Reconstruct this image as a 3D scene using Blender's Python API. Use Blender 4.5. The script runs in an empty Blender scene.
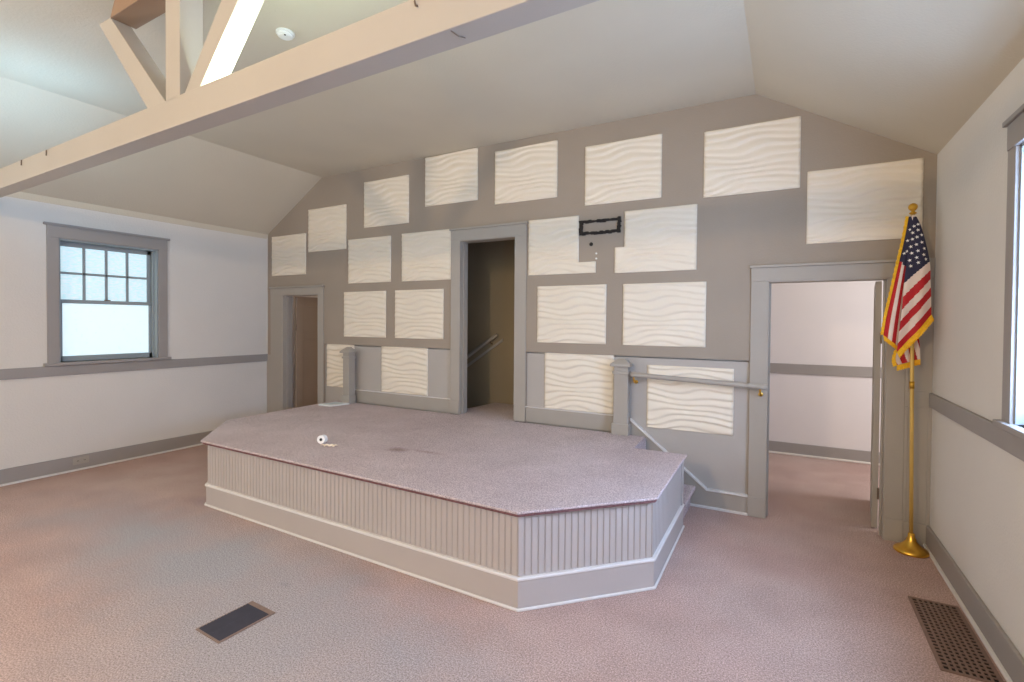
import bpy, bmesh, math, random
from mathutils import Vector, Matrix
random.seed(7)
SC = bpy.context.scene
COL = SC.collection
PI = math.pi

# ------------------------------------------------------------------ materials
def lin(c):
    c = c / 255.0
    return c / 12.92 if c <= 0.04045 else ((c + 0.055) / 1.055) ** 2.4
def rgb(r, g, b): return (lin(r), lin(g), lin(b), 1.0)

def mat(name, col, rough=0.6, metal=0.0, vary=0.0, vscale=4.0, bump=0.0, bscale=60.0, col2=None, spec=None):
    m = bpy.data.materials.new(name); m.use_nodes = True
    nt = m.node_tree; N = nt.nodes; L = nt.links
    b = N['Principled BSDF']
    b.inputs['Roughness'].default_value = rough
    b.inputs['Metallic'].default_value = metal
    if spec is not None: b.inputs['Specular IOR Level'].default_value = spec
    b.inputs['Base Color'].default_value = col
    tc = N.new('ShaderNodeTexCoord')
    if vary or col2:
        n = N.new('ShaderNodeTexNoise'); n.inputs['Scale'].default_value = vscale
        n.inputs['Detail'].default_value = 5
        L.new(tc.outputs['Object'], n.inputs['Vector'])
        r = N.new('ShaderNodeValToRGB'); r.color_ramp.elements[0].position = .3; r.color_ramp.elements[1].position = .7
        c2 = col2 or tuple(min(1, x * (1 + vary)) for x in col[:3]) + (1,)
        c1 = col if col2 else tuple(x * (1 - vary) for x in col[:3]) + (1,)
        r.color_ramp.elements[0].color = c1; r.color_ramp.elements[1].color = c2
        L.new(n.outputs['Fac'], r.inputs['Fac']); L.new(r.outputs['Color'], b.inputs['Base Color'])
    if bump:
        n2 = N.new('ShaderNodeTexNoise'); n2.inputs['Scale'].default_value = bscale; n2.inputs['Detail'].default_value = 4
        L.new(tc.outputs['Object'], n2.inputs['Vector'])
        bp = N.new('ShaderNodeBump'); bp.inputs['Strength'].default_value = bump; bp.inputs['Distance'].default_value = .01
        L.new(n2.outputs['Fac'], bp.inputs['Height']); L.new(bp.outputs['Normal'], b.inputs['Normal'])
    return m

def carpet_mat(name, stains, base, worn):
    m = bpy.data.materials.new(name); m.use_nodes = True
    nt = m.node_tree; N = nt.nodes; L = nt.links; b = N['Principled BSDF']
    b.inputs['Roughness'].default_value = .95; b.inputs['Specular IOR Level'].default_value = .1
    geo = N.new('ShaderNodeNewGeometry')
    def noise(sc, det=3, rough=.5):
        n = N.new('ShaderNodeTexNoise'); n.inputs['Scale'].default_value = sc; n.inputs['Detail'].default_value = det
        n.inputs['Roughness'].default_value = rough
        L.new(geo.outputs['Position'], n.inputs['Vector']); return n
    def ramp(src, p0, c0, p1, c1):
        r = N.new('ShaderNodeValToRGB'); e = r.color_ramp.elements
        e[0].position = p0; e[0].color = c0; e[1].position = p1; e[1].color = c1
        L.new(src, r.inputs['Fac']); return r
    def mix(fac, a, bb, mode='MIX', f=1.0):
        x = N.new('ShaderNodeMix'); x.data_type = 'RGBA'; x.blend_type = mode
        if fac is None: x.inputs[0].default_value = f
        else: L.new(fac, x.inputs[0])
        for s, i in ((a, 6), (bb, 7)):
            if isinstance(s, tuple): x.inputs[i].default_value = s
            else: L.new(s, x.inputs[i])
        return x.outputs[2]
    big = noise(.55, 4, .55)
    c = ramp(big.outputs['Fac'], .42, base, .62, worn).outputs['Color']
    # wear and dirt patches that belong to the carpet itself
    tone = ramp(noise(2.6, 4).outputs['Fac'], .3, (.90, .89, .88, 1), .7, (1.05, 1.05, 1.05, 1)).outputs['Color']
    c = mix(None, c, tone, 'MULTIPLY')
    wob = noise(2.2, 3)
    for (x, y, rx, ry, col, amt) in stains:
        mp = N.new('ShaderNodeMapping'); mp.vector_type = 'POINT'
        mp.inputs['Location'].default_value = (-x / rx, -y / ry, 0); mp.inputs['Scale'].default_value = (1 / rx, 1 / ry, 0)
        L.new(geo.outputs['Position'], mp.inputs['Vector'])
        ln = N.new('ShaderNodeVectorMath'); ln.operation = 'LENGTH'; L.new(mp.outputs['Vector'], ln.inputs[0])
        ad = N.new('ShaderNodeMath'); ad.operation = 'ADD'; L.new(ln.outputs['Value'], ad.inputs[0])
        sb = N.new('ShaderNodeMath'); sb.operation = 'MULTIPLY_ADD'; L.new(wob.outputs['Fac'], sb.inputs[0])
        sb.inputs[1].default_value = 1.0; sb.inputs[2].default_value = -.5
        L.new(sb.outputs[0], ad.inputs[1])
        f = ramp(ad.outputs[0], .15, (amt, amt, amt, 1), 1.15, (0, 0, 0, 1)).outputs['Color']
        c = mix(f, c, col)
    sp = ramp(noise(120, 3, .85).outputs['Fac'], .32, (.40, .38, .38, 1), .68, (1.56, 1.57, 1.58, 1)).outputs['Color']
    c = mix(None, c, sp, 'MULTIPLY')
    L.new(c, b.inputs['Base Color'])
    bp = N.new('ShaderNodeBump'); bp.inputs['Strength'].default_value = .18; bp.inputs['Distance'].default_value = .006
    L.new(noise(260, 2, .7).outputs['Fac'], bp.inputs['Height']); L.new(bp.outputs['Normal'], b.inputs['Normal'])
    return m

def glass_mat(name, c0, c1, strength):
    m = bpy.data.materials.new(name); m.use_nodes = True
    nt = m.node_tree; N = nt.nodes; L = nt.links; b = N['Principled BSDF']
    tc = N.new('ShaderNodeTexCoord'); mp = N.new('ShaderNodeMapping'); mp.inputs['Scale'].default_value = (1, 14, 34)
    L.new(tc.outputs['Object'], mp.inputs['Vector'])
    n = N.new('ShaderNodeTexNoise'); n.inputs['Scale'].default_value = 1.6; n.inputs['Detail'].default_value = 4
    L.new(mp.outputs['Vector'], n.inputs['Vector'])
    r = N.new('ShaderNodeValToRGB'); r.color_ramp.elements[0].position = .3; r.color_ramp.elements[1].position = .7
    r.color_ramp.elements[0].color = c0; r.color_ramp.elements[1].color = c1
    L.new(n.outputs['Fac'], r.inputs['Fac'])
    b.inputs['Base Color'].default_value = (.5, .6, .65, 1); b.inputs['Roughness'].default_value = .25
    L.new(r.outputs['Color'], b.inputs['Emission Color']); b.inputs['Emission Strength'].default_value = strength
    bp = N.new('ShaderNodeBump'); bp.inputs['Strength'].default_value = .3; bp.inputs['Distance'].default_value = .004
    L.new(n.outputs['Fac'], bp.inputs['Height']); L.new(bp.outputs['Normal'], b.inputs['Normal'])
    return m

M = {}
M['trim'] = mat('grey_trim_paint', rgb(166, 158, 147), .5, vary=.03, vscale=3, bump=.06, bscale=40)
M['field_lightened'] = mat('wall_grey_lightened', rgb(177, 170, 162), .5, vary=.03, vscale=3, bump=.06, bscale=40)  # lower wall fields coloured lighter to offset the shade that falls there
M['railtrim'] = mat('darker_grey_trim_paint', rgb(153, 147, 142), .5, vary=.03, vscale=3, bump=.06, bscale=40)
M['backwall'] = mat('taupe_wall_paint', rgb(158, 145, 130), .75, vary=.03, vscale=2.2, bump=.15, bscale=90)
M['sidewall'] = mat('off_white_wall_paint', rgb(216, 211, 203), .8, vary=.025, vscale=1.6, bump=.2, bscale=70)
M['ceiling'] = mat('cream_ceiling_paint', rgb(206, 196, 175), .85, vary=.03, vscale=1.3, bump=.2, bscale=60)
M['hallwall'] = mat('hall_white_paint', rgb(222, 216, 214), .8, vary=.02, vscale=1.5, bump=.15, bscale=70)
M['stairwall'] = mat('stair_hall_olive_paint', rgb(150, 136, 112), .8, vary=.04, vscale=2, bump=.2, bscale=60)
M['white'] = mat('white_shoe_paint', rgb(226, 220, 212), .5, vary=.02, bump=.05)
M['panel'] = mat('white_wave_panel_plastic', rgb(232, 221, 202), .55, vary=.012, vscale=3)
M['stage'] = mat('stage_grey_paint', rgb(182, 173, 167), .45, vary=.03, vscale=2.5, bump=.06, bscale=50)
M['stagecap'] = mat('stage_white_moulding_paint', rgb(222, 218, 214), .45, vary=.02, bump=.05)
M['beam'] = mat('beam_cream_paint', rgb(180, 171, 157), .5, vary=.03, vscale=2.5, bump=.08, bscale=30)
M['beamdark'] = mat('upper_chord_brown_paint', rgb(150, 122, 96), .55, vary=.04, vscale=3)
M['sash'] = mat('window_sash_grey_paint', rgb(150, 158, 160), .4, vary=.02)
M['brass'] = mat('polished_gold_brass', rgb(226, 176, 72), .28, 1.0, vary=.06, vscale=12)
M['pole'] = mat('gold_painted_pole', rgb(214, 178, 96), .4, .35, vary=.04, vscale=10)
M['black'] = mat('black_tar_adhesive', rgb(34, 27, 22), .8, vary=.15, vscale=30, bump=.3)
M['dark'] = mat('dark_duct_hole', rgb(18, 16, 18), .9, vary=.1)
M['regblue'] = mat('dark_slate_register_enamel', rgb(62, 60, 72), .45, .3, vary=.1, vscale=20)
M['regframe'] = mat('worn_tan_register_border', rgb(138, 116, 104), .6, .2, vary=.12, vscale=20)
M['grille'] = mat('dark_brown_iron_grille', rgb(128, 102, 90), .5, .15, vary=.12, vscale=24)
M['doorw'] = mat('brown_door_paint', rgb(150, 132, 116), .45, vary=.05, vscale=3)
M['plastic'] = mat('white_plastic', rgb(232, 232, 226), .4, vary=.01)
M['paperwhite'] = mat('white_paper', rgb(250, 246, 240), .8, vary=.02, vscale=30)
M['paper'] = mat('cream_paper', rgb(244, 226, 200), .8, vary=.04, vscale=20)
M['plate'] = mat('pale_glazed_board', rgb(222, 226, 224), .4, vary=.02)
M['plate2'] = mat('pale_blue_grey_insert', rgb(186, 200, 204), .4, vary=.02)
M['red'] = mat('flag_red_cloth', rgb(186, 24, 34), .7, vary=.06, vscale=14, bump=.1, bscale=200)
M['fwhite'] = mat('flag_white_cloth', rgb(232, 214, 204), .7, vary=.03, vscale=14, bump=.1, bscale=200)
M['blue'] = mat('flag_navy_cloth', rgb(38, 36, 66), .7, vary=.08, vscale=14, bump=.1, bscale=200)
M['star'] = mat('flag_star_white', rgb(240, 236, 232), .7, vary=.01)
M['fringe'] = mat('gold_fringe_thread', rgb(246, 190, 30), .55, vary=.12, vscale=60, bump=.4, bscale=160)
M['steel'] = mat('dull_rusty_steel', rgb(120, 104, 88), .5, .6, vary=.1, vscale=30)
M['glassL'] = glass_mat('frosted_daylight_glass', rgb(206, 240, 246), rgb(246, 254, 255), .74)
M['glassU'] = glass_mat('frosted_daylight_glass_upper', rgb(176, 216, 226), rgb(226, 246, 250), .72)
M['glassR'] = glass_mat('bright_daylight_glass', rgb(160, 198, 250), rgb(184, 212, 255), 31.0)
M['glassN'] = glass_mat('daylight_glass_near_right', rgb(150, 194, 250), rgb(174, 208, 255), 24.0)
M['glassW'] = glass_mat('daylight_glass_near_left', rgb(226, 234, 244), rgb(244, 248, 252), 22.0)
ST = [(-2.80, 3.16, .12, .09, rgb(124, 98, 84), .6), (-2.55, 3.22, .2, .05, rgb(140, 112, 104), .5)]
M['carpet'] = carpet_mat('mauve_stage_carpet', ST, rgb(192, 177, 177), rgb(200, 187, 187))
FS = [(-2.72, 2.03, .07, .035, rgb(112, 98, 94), .7), (-2.3, 2.30, .3, .12, rgb(150, 122, 112), .4),
      (-1.13, 1.84, .09, .12, rgb(120, 100, 88), .5), (-1.63, 1.65, .04, .03, rgb(112, 98, 92), .6), (-3.5, 1.95, 2.6, .75, rgb(166, 166, 169), .92),
      (-2.2, 1.5, 1.6, .8, rgb(168, 162, 162), .85), (-4.6, 2.6, .3, .12, rgb(150, 134, 140), .5)]
M['nosing_shade'] = carpet_mat('dark_mauve_edge_shade', [], rgb(126, 92, 92), rgb(134, 100, 100))  # strip colour carries the shade below the carpeted deck edge
M['floor'] = carpet_mat('worn_pink_brown_carpet', FS, rgb(183, 156, 147), rgb(190, 169, 161))

# ------------------------------------------------------------------ mesh helpers
def bm_box(bm, x0, x1, y0, y1, z0, z1, rot=None):
    vs = [Vector((x, y, z)) for z in (z0, z1) for y in (y0, y1) for x in (x0, x1)]
    if rot: vs = [rot @ v for v in vs]
    v = [bm.verts.new(p) for p in vs]
    for f in ((0, 2, 3, 1), (4, 5, 7, 6), (0, 1, 5, 4), (2, 6, 7, 3), (0, 4, 6, 2), (1, 3, 7, 5)):
        bm.faces.new([v[i] for i in f])
    return v
def bm_prism(bm, pts, vec):
    """extrude a planar polygon (list of 3-D points) along vec"""
    vec = Vector(vec)
    a = [bm.verts.new(p) for p in pts]; b = [bm.verts.new(Vector(p) + vec) for p in pts]
    n = len(pts)
    bm.faces.new(a); bm.faces.new(list(reversed(b)))
    for i in range(n): bm.faces.new((a[i], b[i], b[(i + 1) % n], a[(i + 1) % n]))
def bm_lathe(bm, prof, seg=40, c=(0, 0, 0), axis=None):
    rings = []
    for r, z in prof:
        ring = []
        for k in range(seg):
            a = 2 * PI * k / seg
            p = Vector((r * math.cos(a), r * math.sin(a), z))
            if axis is not None: p = axis @ p
            ring.append(bm.verts.new(p + Vector(c)))
        rings.append(ring)
    for i in range(len(rings) - 1):
        for k in range(seg):
            bm.faces.new((rings[i][k], rings[i][(k + 1) % seg], rings[i + 1][(k + 1) % seg], rings[i + 1][k]))
    bm.faces.new(list(reversed(rings[0]))); bm.faces.new(rings[-1])
def bm_tube(bm, pts, r, seg=12):
    pts = [Vector(p) for p in pts]; rings = []
    for i, p in enumerate(pts):
        d = (pts[min(i + 1, len(pts) - 1)] - pts[max(i - 1, 0)]).normalized()
        u = d.cross(Vector((0, 0, 1)))
        if u.length < 1e-3: u = d.cross(Vector((0, 1, 0)))
        u.normalize(); w = d.cross(u)
        rings.append([bm.verts.new(p + r * (u * math.cos(2 * PI * k / seg) + w * math.sin(2 * PI * k / seg))) for k in range(seg)])
    for i in range(len(rings) - 1):
        for k in range(seg):
            bm.faces.new((rings[i][k], rings[i][(k + 1) % seg], rings[i + 1][(k + 1) % seg], rings[i + 1][k]))
    bm.faces.new(list(reversed(rings[0]))); bm.faces.new(rings[-1])

def obj(name, bm, material, parent=None, bevel=0, smooth=False, seg=2):
    """link one mesh object; its origin goes to the bottom centre of its bounds"""
    bmesh.ops.recalc_face_normals(bm, faces=bm.faces)
    xs = [v.co for v in bm.verts]
    lo = Vector((min(p.x for p in xs), min(p.y for p in xs), min(p.z for p in xs)))
    hi = Vector((max(p.x for p in xs), max(p.y for p in xs), max(p.z for p in xs)))
    o0 = Vector(((lo.x + hi.x) / 2, (lo.y + hi.y) / 2, lo.z))
    for v in bm.verts: v.co -= o0
    me = bpy.data.meshes.new(name); bm.to_mesh(me); bm.free()
    mats = material if isinstance(material, (list, tuple)) else [material]
    for m in mats: me.materials.append(m)
    o = bpy.data.objects.new(name, me); COL.objects.link(o)
    o['w0'] = tuple(o0)
    o.location = o0
    if parent is not None:
        o.parent = parent
        pw = Vector(parent['w0'])
        o.location = o0 - pw
    if bevel:
        md = o.modifiers.new('edge_bevel', 'BEVEL'); md.width = bevel; md.segments = seg; md.limit_method = 'ANGLE'
        md.angle_limit = math.radians(40)
    if smooth:
        for p in me.polygons: p.use_smooth = True
    return o
def empty(name, loc):
    o = bpy.data.objects.new(name, None); COL.objects.link(o); o.location = loc; o['w0'] = tuple(loc)
    o.empty_display_size = .1
    return o
def tag(o, label, cat, group=None):
    o['label'] = label; o['category'] = cat
    if group: o['group'] = group
    return o
def struct(o, label=None, cat=None):
    o['kind'] = 'structure'
    if label: o['label'] = label
    if cat: o['category'] = cat
    return o
def box(name, x0, x1, y0, y1, z0, z1, m, parent=None, bevel=0):
    bm = bmesh.new(); bm_box(bm, x0, x1, y0, y1, z0, z1); return obj(name, bm, m, parent, bevel)
def boxes(name, lst, m, parent=None, bevel=0):
    bm = bmesh.new()
    for b in lst: bm_box(bm, *b)
    return obj(name, bm, m, parent, bevel)

# ------------------------------------------------------------------ dimensions (metres; camera at x=0, y=0)
XL, XR, D = -6.75, 0.953, 4.738
YN = -3.6                       # the room goes on behind the camera to here
YF = 7.22                       # far wall of the rooms behind the back wall
ZW, ZC = 2.905, 3.602           # wall plate and flat ceiling
BL, BR = -5.584, -0.257         # ceiling bends
TH = .14
F = D - .014                    # front plane of casings

# ------------------------------------------------------------------ setting
struct(box('floor', XL - .2, 3.2, YN, YF + .2, -.12, 0, M['floor']), 'worn pink brown carpet floor around the stage', 'floor')

def topz(x):
    if x < BL: return ZW + (ZC - ZW) * (x - XL) / (BL - XL)
    if x > BR: return ZC + (ZW - ZC) * (x - BR) / (XR - BR)
    return ZC
D1 = (-6.395, -5.64, 0, 2.016); D2 = (-3.297, -2.562, .585, 2.578); D3 = (-.143, .682, 0, 2.013)
FIELDS = [(-5.535, -3.416), (-2.430, -.276)]; RC, RZ = .022, 1.333      # recessed fields below the rail line
bm = bmesh.new()
xs = sorted({XL, XR, BL, BR} | {v for d in (D1, D2, D3) for v in d[:2]} | {v for g in FIELDS for v in g})
for a, b in zip(xs, xs[1:]):
    lo = 0
    for d in (D1, D2, D3):
        if abs(a - d[0]) < 1e-6:
            lo = d[3]
            if d is D2: bm_box(bm, a, b, D, D + TH, 0, d[2] - .06)
    cuts = [(a, b)]
    fld = next((g for g in FIELDS if g[0] < (a + b) / 2 < g[1]), None)
    if fld and lo == 0:
        g0, g1 = max(a, fld[0]), min(b, fld[1])
        nf = len(bm.faces); bm_box(bm, g0, g1, D + RC, D + TH, 0, RZ - .013); bm_box(bm, g0, g1, D + .075, D + TH, RZ - .013, RZ); bm.faces.ensure_lookup_table()
        for fc in bm.faces[nf:]: fc.material_index = 1
        if g0 > a: bm_box(bm, a, g0, D, D + TH, 0, RZ)
        if g1 < b: bm_box(bm, g1, b, D, D + TH, 0, RZ)
        lo = RZ
    bm_prism(bm, [(a, D, lo), (b, D, lo), (b, D, topz(b) + .05), (a, D, topz(a) + .05)], (0, TH, 0))
struct(obj('wall_back', bm, [M['backwall'], M['field_lightened']]), 'taupe back wall behind the stage with three doorways', 'wall')

def side_wall(name, x0, x1, wins, m, y0, y1, z1):
    bm = bmesh.new(); ys = [y0]
    for (a, b, c, d) in wins:
        bm_box(bm, x0, x1, ys[-1], a, 0, z1); bm_box(bm, x0, x1, a, b, 0, c); bm_box(bm, x0, x1, a, b, d, z1); ys.append(b)
    bm_box(bm, x0, x1, ys[-1], y1, 0, z1)
    return obj(name, bm, m)
WZ0, WZ1 = 1.185, 2.50
WIN_L = [(-.75, .20, WZ0, WZ1), (2.317, 3.269, WZ0, WZ1)]
WIN_R = [(-.75, .20, WZ0, WZ1), (2.258, 3.210, WZ0, WZ1)]
struct(side_wall('wall_left', XL - .21, XL, WIN_L, M['sidewall'], YN, D + TH, ZW + .06), 'off white left wall with a sash window', 'wall')
struct(side_wall('wall_right', XR, XR + .21, WIN_R, M['sidewall'], YN, D + TH, ZW + .06), 'off white right wall with a chair rail', 'wall')

bm = bmesh.new()
t = .12
prof = [(XL - .16, ZW - .095), (XL, ZW), (BL, ZC), (BR, ZC), (XR, ZW), (XR + .16, ZW - .09),
        (XR + .16, ZW + t), (BR + .05, ZC + t), (BL - .05, ZC + t), (XL - .16, ZW + t)]
bm_prism(bm, [(x, YN, z) for x, z in prof], (0, D + TH - YN, 0))
struct(obj('ceiling', bm, M['ceiling']), 'cream ceiling with sloped sides above the stage', 'ceiling')
# narrow cove strip along the left wall top
bm = bmesh.new()
bm_prism(bm, [(XL, YN, ZW - .055), (XL + .006, YN, ZW - .055), (XL + .022, YN, ZW + .010), (XL, YN, ZW)], (0, D - YN, 0))
struct(obj('trim_1', bm, M['ceiling']), 'cove strip along the top of the left wall', 'trim')

# rooms beyond the three doorways
struct(box('wall_hall_far', -1.6, 3.2, YF, YF + .12, 0, 2.7, M['hallwall']), 'white wall of the hall seen through the right doorway', 'wall')
struct(box('wall_hall_left', -1.72, -1.6, D + TH, YF + .12, 0, 2.7, M['hallwall']))
struct(box('wall_hall_right', 3.1, 3.22, D + TH, YF + .12, 0, 2.7, M['hallwall']))
struct(box('wall_hall_front', XR, 3.22, D, D + TH, 0, 2.7, M['hallwall']))
struct(box('ceiling_hall', -1.72, 3.22, D + TH, YF + .12, 2.7, 2.8, M['ceiling']))
boxes_ = [(-1.6, 3.1, YF - .02, YF, 1.025, 1.15)]
struct(boxes('trim_2', boxes_, M['railtrim'], bevel=.004), 'grey chair rail on the far hall wall', 'trim')
struct(box('baseboard_hall', -1.6, 3.1, YF - .02, YF, 0.02, .15, M['railtrim'], bevel=.004), 'grey baseboard of the far hall wall', 'baseboard')
struct(box('trim_3', -1.6, 3.1, YF - .035, YF, 0, .022, M['white'], bevel=.006))
# stair hall behind the stage doorway
SY = 5.66
struct(box('wall_stair_far', -4.9, -2.3, SY, SY + .1, 0, 3.3, M['stairwall']), 'olive wall of the dark stair hall behind the stage', 'wall')
struct(box('wall_stair_right', -2.42, -2.3, D + TH, SY, 0, 3.3, M['stairwall']))
struct(box('wall_stair_left', -4.95, -4.85, D + TH, SY + .1, 0, 3.3, M['stairwall']))
struct(box('ceiling_stair', -4.95, -2.3, D + TH, SY + .1, 3.3, 3.4, M['stairwall']))
bm = bmesh.new(); bm_prism(bm, [(-3.48, D - .0, .50), (-2.42, D, .50), (-2.42, SY, .50), (-3.36, SY, .50)], (0, 0, .083))
struct(obj('floor_landing', bm, M['carpet']), 'carpeted landing behind the stage doorway', 'floor')
# left side room
struct(box('wall_sideroom_far', XL - .16, -4.9, YF, YF + .12, 0, 2.7, M['hallwall']))
struct(box('wall_sideroom_left', XL - .16, XL, D + TH, YF, 0, 2.7, M['hallwall']))
struct(box('wall_sideroom_right', -5.05, -4.95, D + TH, YF, 0, 2.7, M['hallwall']))
struct(box('ceiling_sideroom', XL - .16, -4.9, D + TH, YF + .12, 2.7, 2.8, M['ceiling']))

# ---- casings and rails on the back wall
def doorcase(name, d, lw, rw, head, cap, label, zb=0, plinth=.17):
    e = []
    x0, x1, z0, z1 = d
    e.append((x0 - lw, x0, F, D, zb, z1)); e.append((x1, x1 + rw, F, D, zb, z1))
    e.append((x0 - lw, x1 + rw, F - .004, D, z1, z1 + head))
    e.append((x0 - lw - .012, x1 + rw + .012, F - .022, D, z1 + head, z1 + head + cap))
    for a, b in ((x0 - lw, x0), (x1, x1 + rw)):
        e.append((a - .004, b + .004, F - .008, F, zb, zb + plinth))
    # jamb linings through the wall
    e.append((x0 - .002, x0 + .012, F, D + TH + .01, zb, z1)); e.append((x1 - .012, x1 + .002, F, D + TH + .01, zb, z1))
    e.append((x0, x1, F, D + TH + .01, z1 - .012, z1 + .002))
    # door stops
    e.append((x0 + .012, x0 + .024, D + .05, D + .09, zb, z1)); e.append((x1 - .024, x1 - .012, D + .05, D + .09, zb, z1))
    return struct(boxes(name, e, M['trim'], bevel=.003), label, 'door frame')
doorcase('trim_4', D1, .262, .10, .098, .022, 'grey casing around the left doorway beside the stage')
doorcase('trim_5', D2, .115, .128, .118, .022, 'tall grey casing around the middle doorway on the stage', zb=.585, plinth=.155)
doorcase('trim_6', D3, .128, .108, .112, .022, 'grey casing around the right doorway at floor level')
# left corner board lies flat next to the corner
struct(boxes('trim_7', [(XL, -6.655, F + .004, D, 0, 1.14)], M['trim'], bevel=.003), 'grey corner board beside the left doorway', 'trim')
# right pier beside the right doorway
struct(boxes('trim_10', [(.79, XR, D - .006, D, .165, 2.0), (.79, XR, F + .002, D, 1.037, 1.155), (.79, .812, F + .002, D, .165, 1.037), (.93, XR, F + .002, D, .165, 1.037),
                         (.79, .812, F + .002, D, 1.155, 2.0), (.79, XR, F + .002, D, 2.0, 2.148)], M['trim'], bevel=.003), 'grey framed boarding behind the flag', 'trim')
# baseboards of the back wall
bb = [(-5.17, -3.412, D - .004, D + RC, .585, .742), (-2.434, -1.30, D - .004, D + RC, .585, .742)]
struct(boxes('baseboard_back', bb, M['trim'], bevel=.004), 'grey baseboard standing on the stage along the back wall', 'baseboard')
bm = bmesh.new()
bm_prism(bm, [(-1.30, D, .45), (-1.30, D, .715), (-.607, D, .158), (-.271, D, .158), (-.271, D, 0), (-1.15, D, 0)], (0, -.008, 0))
for v in bm.verts:
    if abs(v.co.y - D) < 1e-6: v.co.y = D + RC
struct(obj('baseboard_stair', bm, M['trim'], bevel=.003), 'grey stair skirting that slopes down to the floor', 'baseboard')
bm = bmesh.new()
def strip(bm, p, q, h, dep):
    bm_prism(bm, [(p[0], D + RC, p[1]), (q[0], D + RC, q[1]), (q[0], D + RC, q[1] + h), (p[0], D + RC, p[1] + h)], (0, -dep - RC + .008, 0))
strip(bm, (-1.30, .715), (-.607, .158), .022, .03); strip(bm, (-.607, .158), (-.271, .158), .016, .03)
strip(bm, (-.80, 0), (-.271, 0), .02, .032)
struct(obj('trim_11', bm, M['stagecap'], bevel=.003), 'white cap moulding on the sloping stair skirting', 'trim')
struct(boxes('trim_12', [(-5.17, -3.412, D - .008, D + RC, .742, .750), (-2.434, -1.46, D - .008, D + RC, .742, .750)], M['stagecap'], bevel=.002))
struct(box('baseboard_pier', .79, XR, F, D, 0, .165, M['trim'], bevel=.004))

# ---- side wall trim
def side_trim(sgn, x, n0, lab):
    def bx(w, *r):   # w = depth into the room
        return (x, x + w, *r) if sgn > 0 else (x - w, x, *r)
    struct(boxes('trim_%d' % n0, [bx(.02, YN, D, 1.045, 1.15)], M['railtrim'], bevel=.003), 'grey chair rail along the %s wall' % lab, 'trim')
    struct(boxes('baseboard_%s' % lab, [bx(.022, YN, D, .018, .162)], M['railtrim'], bevel=.005), 'grey baseboard along the %s wall' % lab, 'baseboard')
    struct(boxes('trim_%d' % (n0 + 1), [bx(.038, YN, D, 0, .02)], M['stagecap'], bevel=.006), 'pale shoe moulding along the %s wall' % lab, 'trim')
side_trim(1, XL, 13, 'left')
side_trim(-1, XR, 15, 'right')
struct(box('trim_17', XL, XL + .010, D - .014, D, 1.15, ZW, M['sidewall']))

# ---- windows
def window(name, x, sgn, w, glass_lo, glass_up, label):
    """sgn = +1 when the room lies at larger x"""
    y0, y1, z0, z1 = w
    W = empty(name, (x, (y0 + y1) / 2, z0))
    struct(W, label, 'window')
    def bx(d0, d1, a, b, c, d): # d0..d1 measured from the wall face into the room (+) or out (-)
        p, q = x + sgn * d0, x + sgn * d1
        return (min(p, q), max(p, q), a, b, c, d)
    cw = .10
    e = [bx(0, .02, y0 - cw, y0, z0 - .01, z1), bx(0, .02, y1, y1 + cw, z0 - .01, z1),
         bx(0, .024, y0 - cw, y1 + cw, z1, z1 + .125), bx(0, .036, y0 - cw - .025, y1 + cw + .025, z1 + .125, z1 + .15)]
    boxes('casing', e, M['railtrim'], W, .003)
    boxes('sill', [bx(-.20, .045, y0 - cw - .03, y1 + cw + .03, z0 - .032, z0)], M['railtrim'], W, .004)
    boxes('jamb', [bx(-.20, .004, y0, y0 + .016, z0, z1), bx(-.20, .004, y1 - .016, y1, z0, z1), bx(-.20, .004, y0, y1, z1 - .016, z1),
                   bx(-.082, -.055, y0 + .016, y0 + .03, z0, z1), bx(-.082, -.055, y1 - .03, y1 - .016, z0, z1)], M['sash'], W, .002)
    zm = 1.835
    a0, a1 = y0 + .018, y1 - .018
    # lower sash (inner), upper sash (outer)
    st = .042
    lo = [bx(-.12, -.085, a0, a0 + st, z0, zm), bx(-.12, -.085, a1 - st, a1, z0, zm), bx(-.12, -.085, a0, a1, z0, z0 + .06), bx(-.12, -.085, a0, a1, zm - .018, zm + .022)]
    s1 = boxes('lower_sash', lo, M['sash'], W, .003)
    boxes('glass_pane', [bx(-.106, -.100, a0 + st, a1 - st, z0 + .06, zm - .018)], glass_lo, s1)
    up = [bx(-.16, -.125, a0, a0 + st, zm - .015, z1 - .016), bx(-.16, -.125, a1 - st, a1, zm - .015, z1 - .016),
          bx(-.16, -.125, a0, a1, z1 - .065, z1 - .016), bx(-.16, -.125, a0, a1, zm - .015, zm + .025)]
    s2 = boxes('upper_sash', up, M['sash'], W, .003)
    iw = (a1 - a0 - 2 * st)
    mu = [bx(-.156, -.126, a0 + st + iw * k / 4 - .013, a0 + st + iw * k / 4 + .013, zm + .02, z1 - .06) for k in (1, 2, 3)]
    mz = (zm + z1 - .04) / 2
    mu.append(bx(-.156, -.126, a0 + st, a1 - st, mz - .013, mz + .013))
    boxes('muntin_grid', mu, M['sash'], s2, .002)
    boxes('glass_pane', [bx(-.146, -.140, a0 + st, a1 - st, zm + .02, z1 - .06)], glass_up, s2)
    boxes('sash_lock', [bx(-.122, -.09, (a0 + a1) / 2 - .025, (a0 + a1) / 2 + .025, zm + .022, zm + .034)], M['steel'], W, .003)
    return W
window('window_1', XL, 1, WIN_L[1], M['glassL'], M['glassU'], 'frosted double hung window in the left wall')
window('window_2', XR, -1, WIN_R[1], M['glassR'], M['glassR'], 'bright window at the right edge in the right wall')
window('window_3', XL, 1, WIN_L[0], M['glassW'], M['glassW'], 'left wall window nearer the viewer')
window('window_4', XR, -1, WIN_R[0], M['glassN'], M['glassN'], 'right wall window nearer the viewer')

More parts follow.
